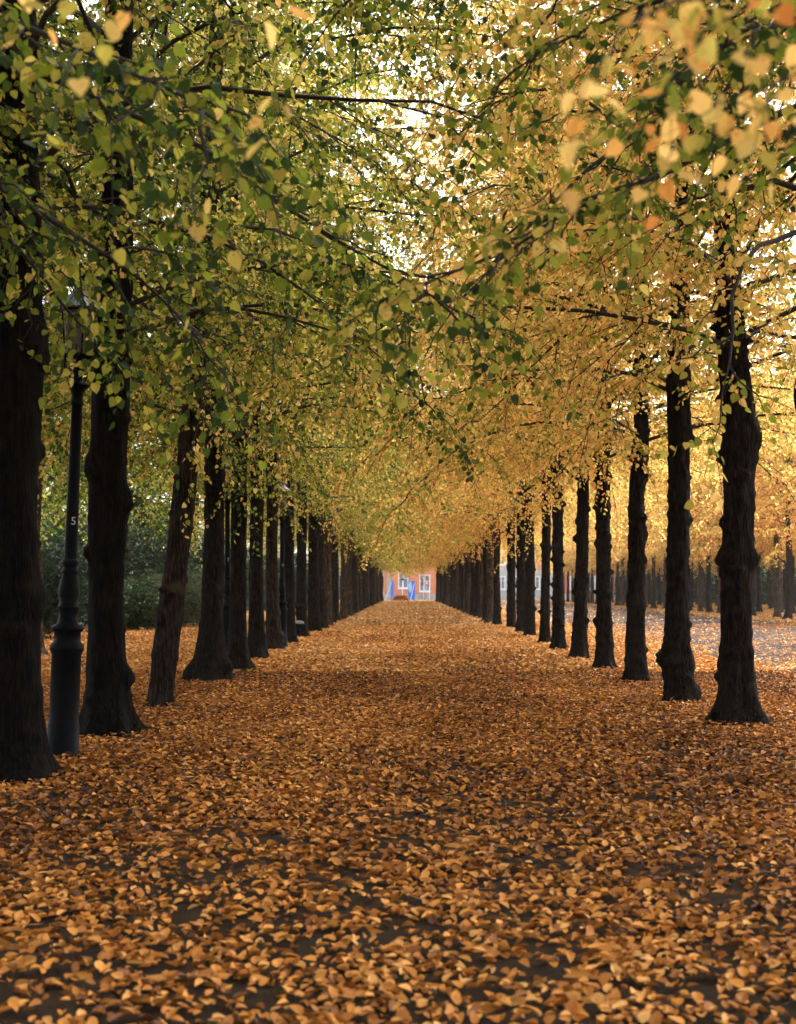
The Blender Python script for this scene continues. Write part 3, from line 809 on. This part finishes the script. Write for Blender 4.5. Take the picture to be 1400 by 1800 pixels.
burner_me = lathe([(.02, 3.84), (.02, 3.95), (.045, 3.97), (.05, 4.08), (.03, 4.14), (0, 4.15)], 12).build('burner', [M_ROOF], attrs=False)
LAMPS = [(-3.30, 13.06, '5', 'nearest black cast iron lamp post, beside the thick trunk at the left edge'),
         (-3.95, 30.0, '5', 'second black lamp post, hidden between the fourth and fifth left trunks'),
         (-3.42, 37.3, '9', 'third black lamp post, standing free between the seventh and eighth left trunks'),
         (-3.79, 67.0, '', 'fourth black lamp post, thin among the crowded left trunks'),
         (-4.1, 98.0, '', 'fifth and most distant lamp post deep in the left row')]
for X, Y, num, lab in LAMPS:
    t = empty('street_lamp', (X, Y, 0)); tagit(t, lab, 'street lamp', 'cast iron lamps along the left row')
    if num and X > -3.4: t.rotation_euler = (0, radians(2.4), 0)
    link('base', base_me, t); sh = link('shaft', shaft_me, t)
    ln = link('lantern', cage_me, t)
    link('hood', hood_me, ln); link('pane', glass_me, ln); link('finial', fin_me, ln); link('burner', burner_me, ln)
    if num: link('number', text_mesh(num, .105), t, (.028, -.062, 2.22), (pi / 2, 0, radians(18)))

# low bollard with pale cap between left trunks
t = empty('bollard', (-3.62, 45.6, 0)); tagit(t, 'low dark bollard with a pale round cap between the left trunks', 'bollard')
link('post', lathe([(.14, 0), (.13, .06), (.11, .10), (.11, .44), (.13, .46)], 16).build('post', [M_IRON], attrs=False), t)
link('cap', lathe([(.19, .455), (.20, .48), (.17, .53), (.09, .56), (0, .57)], 16).build('cap', [simple('pale_cap', (.22, .20, .18), .7)], attrs=False), t)

# ------------------------------------------------------------------ far end of the avenue
DE = 206.0                              # facade distance
def ex(px, Y=DE): return (px - VX) / FPX * Y
def ez(py, Y=DE): return CAM_H - (py - VY) / FPX * Y
def box(g, x0, x1, y0, y1, z0, z1, mi=0):
    V = [(x0, y0, z0), (x1, y0, z0), (x1, y1, z0), (x0, y1, z0), (x0, y0, z1), (x1, y0, z1), (x1, y1, z1), (x0, y1, z1)]
    g.add(V, [(0, 1, 5, 4), (1, 2, 6, 5), (2, 3, 7, 6), (3, 0, 4, 7), (4, 5, 6, 7), (3, 2, 1, 0)], mi)
def boxobj(name, dims, m, parent, loc=(0, 0, 0)):
    g = Geo(); box(g, *dims); return link(name, g.build(name, [m], smooth=False, attrs=False), parent, loc)
M_WALL = simple('salmon_render', (.66, .25, .12), .9, var=.08, scale=1.5)
M_STONE = simple('pale_stone', (.42, .41, .39), .9, var=.12, scale=2)
M_SASH = simple('white_window_paint', (.75, .76, .76), .5)
M_PANE = simple('window_glass', (.22, .25, .27), .15, 0)
M_TILE = simple('red_roof_tile', (.42, .13, .06), .8, var=.2, scale=6)
M_GREY = simple('grey_shutter', (.42, .40, .38), .8, var=.1, scale=5)
M_BLUE = simple('blue_hoarding', (.03, .19, .75), .5, var=.05)
M_PALEB = simple('pale_blue_print', (.35, .55, .88), .5)
M_STEEL = simple('galvanised_steel', (.55, .57, .58), .5, .4)
M_DARK = simple('dark_paint', (.03, .035, .035), .6)
M_RED = simple('sign_red', (.62, .03, .02), .5)

def facade(root, x0, x1, zp, ztop, wins, wm, name='wall', y=0.0, th=.35):
    g = Geo()
    xs = sorted({x0, x1, *[w[0] - w[2] / 2 for w in wins], *[w[0] + w[2] / 2 for w in wins]})
    for a, b2 in zip(xs[:-1], xs[1:]):
        mid = (a + b2) / 2
        hs = sorted([(w[1] - w[3] / 2, w[1] + w[3] / 2) for w in wins if abs(w[0] - mid) < w[2] / 2])
        z = zp
        for lo, hi in hs:
            box(g, a, b2, y, y + th, z, lo); z = hi
        box(g, a, b2, y, y + th, z, ztop)
    return link(name, g.build(name, [wm], smooth=False, attrs=False), root)
bld = empty('town_house', (0, DE, 0)); tagit(bld, 'salmon orange house with white windows closing the far end of the path', 'house')
x0, x1 = -7, 12
ztop = 9.0
# window openings: (xc, zc, w, h) ; wall built around them as columns and bands
wins = []
w1 = (ex(709.2), ez(1015.5), ex(719) - ex(699.5), ez(1002) - ez(1029))
w2 = (ex(747.1), ez(1024), ex(757.7) - ex(736.5), ez(1009) - ez(1040))
W, H = 1.55, 2.4
wins.append((w1[0], 2.95, W, H)); wins.append((w2[0], 2.55, W + .1, 2.55))
gap_ = w2[0] - w1[0]
for k in range(1, 2): wins.append((w2[0] + gap_ * k, 2.75, W, H))

for k in range(-1, 3): wins.append((w1[0] + gap_ * k - (.6 if k < 0 else 0), 6.6, W, 2.0))
def shell(bld, x0, x1, ztop, wins, M_WALL):
    facade(bld, x0, x1, .9, ztop, wins, M_WALL)
    boxobj('plinth', (x0 - .05, x1 + .05, -.12, .4, 0, .9), M_STONE, bld)
    boxobj('cornice', (x0 - .2, x1 + .2, -.3, .4, ztop, ztop + .35), M_SASH, bld)
    g = Geo(); g.add([(x0 - .4, -.5, ztop + .35), (x1 + .4, -.5, ztop + .35), (x1 + .4, 6, ztop + 4.2), (x0 - .4, 6, ztop + 4.2), (x1 + .4, 12, ztop + .35), (x0 - .4, 12, ztop + .35)], [(0, 1, 2, 3), (3, 2, 4, 5)])
    link('roof', g.build('roof', [M_TILE], smooth=False, attrs=False), bld)
    boxobj('rear_wall', (x0, x1, 11, 11.4, 0, ztop + .35), M_WALL, bld)
    for side_x in (x0, x1 - .35): boxobj('end_wall', (side_x, side_x + .35, .36, 10.99, 0, ztop), M_WALL, bld)
    for (xc, zc, w, h) in wins:
        g = Geo(); f = .16
        for d in ((xc - w / 2, xc - w / 2 + f, -.04, .16, zc - h / 2, zc + h / 2), (xc + w / 2 - f, xc + w / 2, -.04, .16, zc - h / 2, zc + h / 2),
                  (xc - w / 2 + f, xc + w / 2 - f, -.04, .16, zc + h / 2 - f, zc + h / 2), (xc - w / 2 + f, xc + w / 2 - f, -.04, .16, zc - h / 2, zc - h / 2 + f),
                  (xc - .05, xc + .05, -.02, .14, zc - h / 2 + f, zc + h / 2 - f), (xc - w / 2 + f, xc - .05, -.01, .13, zc + .25, zc + .33), (xc + .05, xc + w / 2 - f, -.01, .13, zc + .25, zc + .33)):
            box(g, *d)
        fr = link('window', g.build('window', [M_SASH], smooth=False, attrs=False), bld)
        boxobj('pane', (xc - w / 2 + f, xc + w / 2 - f, .165, .18, zc - h / 2 + f, zc + h / 2 - f), M_PANE, fr)
        boxobj('sill', (xc - w / 2 - .1, xc + w / 2 + .1, -.14, -.001, zc - h / 2 - .14, zc - h / 2 + .002), M_SASH, fr)
shell(bld, x0, x1, ztop, wins, M_WALL)
for X0, X1, zt, wm, lab in ((12.6, 23.0, 8.2, simple('white_render', (.40, .42, .43), .9, var=.06), 'white house glimpsed between right row trunks beyond the road'),
                            (23.6, 42.0, 9.4, simple('brick_red_render', (.40, .13, .08), .9, var=.1), 'brick red house glimpsed beyond the far end of the road')):
    b2_ = empty('town_house', ((X0 + X1) / 2, DE, 0)); tagit(b2_, lab, 'house')
    hw_ = (X1 - X0) / 2
    shell(b2_, -hw_, hw_, zt, [(-hw_ + 1.6 + 2.6 * k, z, 1.3, 2.0) for k in range(int((2 * hw_ - 1.6) / 2.6)) for z in (2.6, 6.3)], wm)
# louvred door and pilaster on the left of the gap
g = Geo(); dx0, dx1 = ex(680), ex(689)
box(g, dx0, dx1, -.06, -.01, .95, 3.9)
for k in range(16): box(g, dx0 + .05, dx1 - .05, -.10, -.061, 1.05 + k * .18, 1.15 + k * .18)
link('shutter', g.build('shutter', [M_GREY], smooth=False, attrs=False), bld)
boxobj('pilaster', (ex(669), ex(675), -.15, -.005, .9, ztop - .01), M_SASH, bld)

def rod(g, a, b2, r, sides=8):
    tubes(g, np.array([[a, [(a[i] + b2[i]) / 2 for i in range(3)], b2]], float), np.full((1, 3), r), sides)
def hoarding(pxa, pxb, ptop, pbot, brace_top, brace_bot, lab, oval=False):
    Y = 199.0
    xa, xb = ex(pxa, Y), ex(pxb, Y)
    t = empty('hoarding_panel', ((xa + xb) / 2, Y, 0)); tagit(t, lab, 'hoarding')
    w = (xb - xa) / 2
    boxobj('panel', (-w, w, -.03, .03, .05, ez(ptop, Y)), M_BLUE, t)
    if oval:
        th = np.linspace(0, 2 * pi, 24, endpoint=False)
        cz = ez(1032, Y); cx = -w * .38
        V = [(cx + .5 * w * cos(a), -.036, cz + .82 * sin(a)) for a in th]
        g = Geo(); g.add(V, [tuple(range(24))]); link('print', g.build('print', [M_PALEB], smooth=False, attrs=False), t)
    g = Geo(); cx = (xa + xb) / 2
    rod(g, (ex(brace_top[0], Y) - cx, -.06, ez(brace_top[1], Y)), (ex(brace_bot[0], Y) - cx, -.9, 0), .05)
    link('brace', g.build('brace', [M_STEEL], attrs=False), t)
hoarding(687.3, 692.6, 1021, 1056, (688.5, 1023), (677.7, 1055), 'narrow blue panel with a slanting pale brace at the left of the path end')
hoarding(717.7, 730, 1021, 1055, (729, 1025), (721.5, 1056), 'wide blue panel with a pale oval print at the path end', True)

# traffic light, yield sign, lamp mast, bicycles
Y = 197.2
t = empty('traffic_light', (ex(744.6, Y), Y, 0)); tagit(t, 'small dark traffic light on a grey pole in front of the right window', 'traffic light')
link('pole', lathe([(.06, 0), (.06, 3.3), (0, 3.31)], 10).build('pole', [M_STEEL], attrs=False), t)
hd = boxobj('signal_head', (-.28, .02, -.22, -.07, 2.15, 3.2), M_DARK, t)
for k, m_ in enumerate((M_RED, simple('amber_lens', (.5, .2, .03), .4), simple('green_lens', (.02, .15, .08), .4))):
    g = Geo(); th = np.linspace(0, 2 * pi, 12, endpoint=False)
    g.add([(-.13 + .11 * cos(a), -.225, 3.0 - .33 * k + .11 * sin(a)) for a in th], [tuple(range(12))]); link('lens', g.build('lens', [m_], attrs=False, smooth=False), hd)
t = empty('yield_sign', (ex(750.3, Y), Y - .3, 0)); tagit(t, 'white triangular yield sign with red border, point down', 'sign')
link('pole', lathe([(.035, 0), (.035, 2.75), (0, 2.76)], 8).build('pole', [M_STEEL], attrs=False), t)
def tri(r, y, z, th=.01):
    g = Geo(); p = [(r * sin(a), r * cos(a)) for a in (pi, pi + 2 * pi / 3, pi + 4 * pi / 3)]
    g.add([(a, y, z + b2) for a, b2 in p] + [(a, y + th, z + b2) for a, b2 in p], [(0, 1, 2), (5, 4, 3)]); g.add([(a, y, z + b2) for a, b2 in p] + [(a, y + th, z + b2) for a, b2 in p], [(0, 3, 4, 1), (1, 4, 5, 2), (2, 5, 3, 0)])
    return g
pl = link('plate', tri(.42, -.06, 2.5).build('plate', [M_RED], smooth=False, attrs=False), t)
link('face', tri(.26, -.068, 2.5, .004).build('face', [M_SASH], smooth=False, attrs=False), pl)
t = empty('street_lamp', (ex(708, Y), Y - .4, 0)); tagit(t, 'thin grey mast with a dark round head in front of the left window', 'street lamp')
link('pole', lathe([(.07, 0), (.05, 2.9), (0, 2.91)], 10).build('pole', [M_STEEL], attrs=False), t)
link('lamp_head', lathe([(.05, 2.85), (.2, 3.0), (.27, 3.12), (.22, 3.2), (0, 3.24)], 14).build('lamp_head', [M_DARK], attrs=False), t)
t = empty('marker_post', (ex(755, Y), Y, 0)); tagit(t, 'plain white post at the right end of the path', 'post')
link('post', lathe([(.05, 0), (.05, 1.9), (.0, 1.95)], 10).build('post', [M_SASH], attrs=False), t)

def bicycle(X, Y, lab, rz):
    t = empty('bicycle', (X, Y, 0), rz); tagit(t, lab, 'bicycle', 'bicycles parked at the path end')
    th = np.linspace(0, 2 * pi, 25)
    for cx in (-.52, .52):
        g = Geo(); ring = np.stack([cx + .34 * np.cos(th), 0 * th, .35 + .34 * np.sin(th)], -1)[None]
        tubes(g, ring, np.full((1, 25), .02), 6)
        for a in np.arange(6) * pi / 6:
            rod(g, (cx - .33 * cos(a), 0, .35 - .33 * sin(a)), (cx + .33 * cos(a), 0, .35 + .33 * sin(a)), .003, 4)
        link('wheel', g.build('wheel', [M_DARK], attrs=False), t)
    g = Geo()
    for a, b2 in (((-.52, 0, .35), (-.1, 0, .32)), ((-.1, 0, .32), (-.22, 0, .85)), ((-.52, 0, .35), (-.2, 0, .78)), ((-.2, 0, .78), (.36, 0, .82)), ((-.1, 0, .32), (.38, 0, .72)), ((.52, 0, .35), (.34, 0, .95))):
        rod(g, a, b2, .018, 6)
    link('frame', g.build('frame', [M_DARK], attrs=False), t)
    g = Geo(); rod(g, (.3, -.26, 1.0), (.3, .26, 1.0), .014, 6); link('handlebar', g.build('handlebar', [M_DARK], attrs=False), t)
    g = Geo(); box(g, -.34, -.1, -.06, .06, .86, .91); link('saddle', g.build('saddle', [M_DARK], smooth=False, attrs=False), t)
bicycle(ex(707, 196.5), 195.9, 'dark bicycle leaning by the thin mast at the left of the path end', .9)
bicycle(ex(745, 196.5), 196.2, 'dark bicycle standing at the foot of the traffic light', .5)

# heap of raked leaves at the end of the path
R = np.random.default_rng(5); n = 9000
g = Geo(); a = R.uniform(0, 6.28, n); q = np.sqrt(R.uniform(0, 1, n))
hx, hy, hh = 1.15, .9, .72
P = np.stack([hx * q * np.cos(a), hy * q * np.sin(a), hh * (1 - q ** 7) * (1 + .08 * np.sin(a * 5)) * R.uniform(.9, 1.02, n)], -1)
leaves(g, P, norm(R.normal(0, 1, P.shape)), norm(R.normal(0, .5, P.shape) + [0, 0, 1]), .12 * R.uniform(.6, 1.2, n), R.uniform(0, 1, n), R.uniform(0, 1, n), 1, fold=.3)
o = link('leaf_heap', g.build('leaf_heap', [M_LITTER]), None, (ex(705, 188), 188, 0)); o.color = (.55, 0, 0, 1)
tagit(o, 'low brown heap of raked leaves at the end of the path', 'leaf heap')

# ------------------------------------------------------------------ air
HAZE = 0.0002
if HAZE:
    g = Geo(); box(g, -130, 130, -25, 260, -1.5, 24)
    m = bpy.data.materials.new('haze'); m.use_nodes = True; nt = m.node_tree
    nt.nodes.remove(nt.nodes['Principled BSDF'])
    v = nt.nodes.new('ShaderNodeVolumePrincipled')
    v.inputs['Color'].default_value = (.92, .90, .86, 1); v.inputs['Density'].default_value = HAZE; v.inputs['Anisotropy'].default_value = .2
    nt.links.new(v.outputs[0], nt.nodes['Material Output'].inputs['Volume'])
    o = link('haze', g.build('haze', [m], smooth=False, attrs=False)); tagit(o, 'faint autumn haze hanging in the avenue', 'haze', kind='stuff')
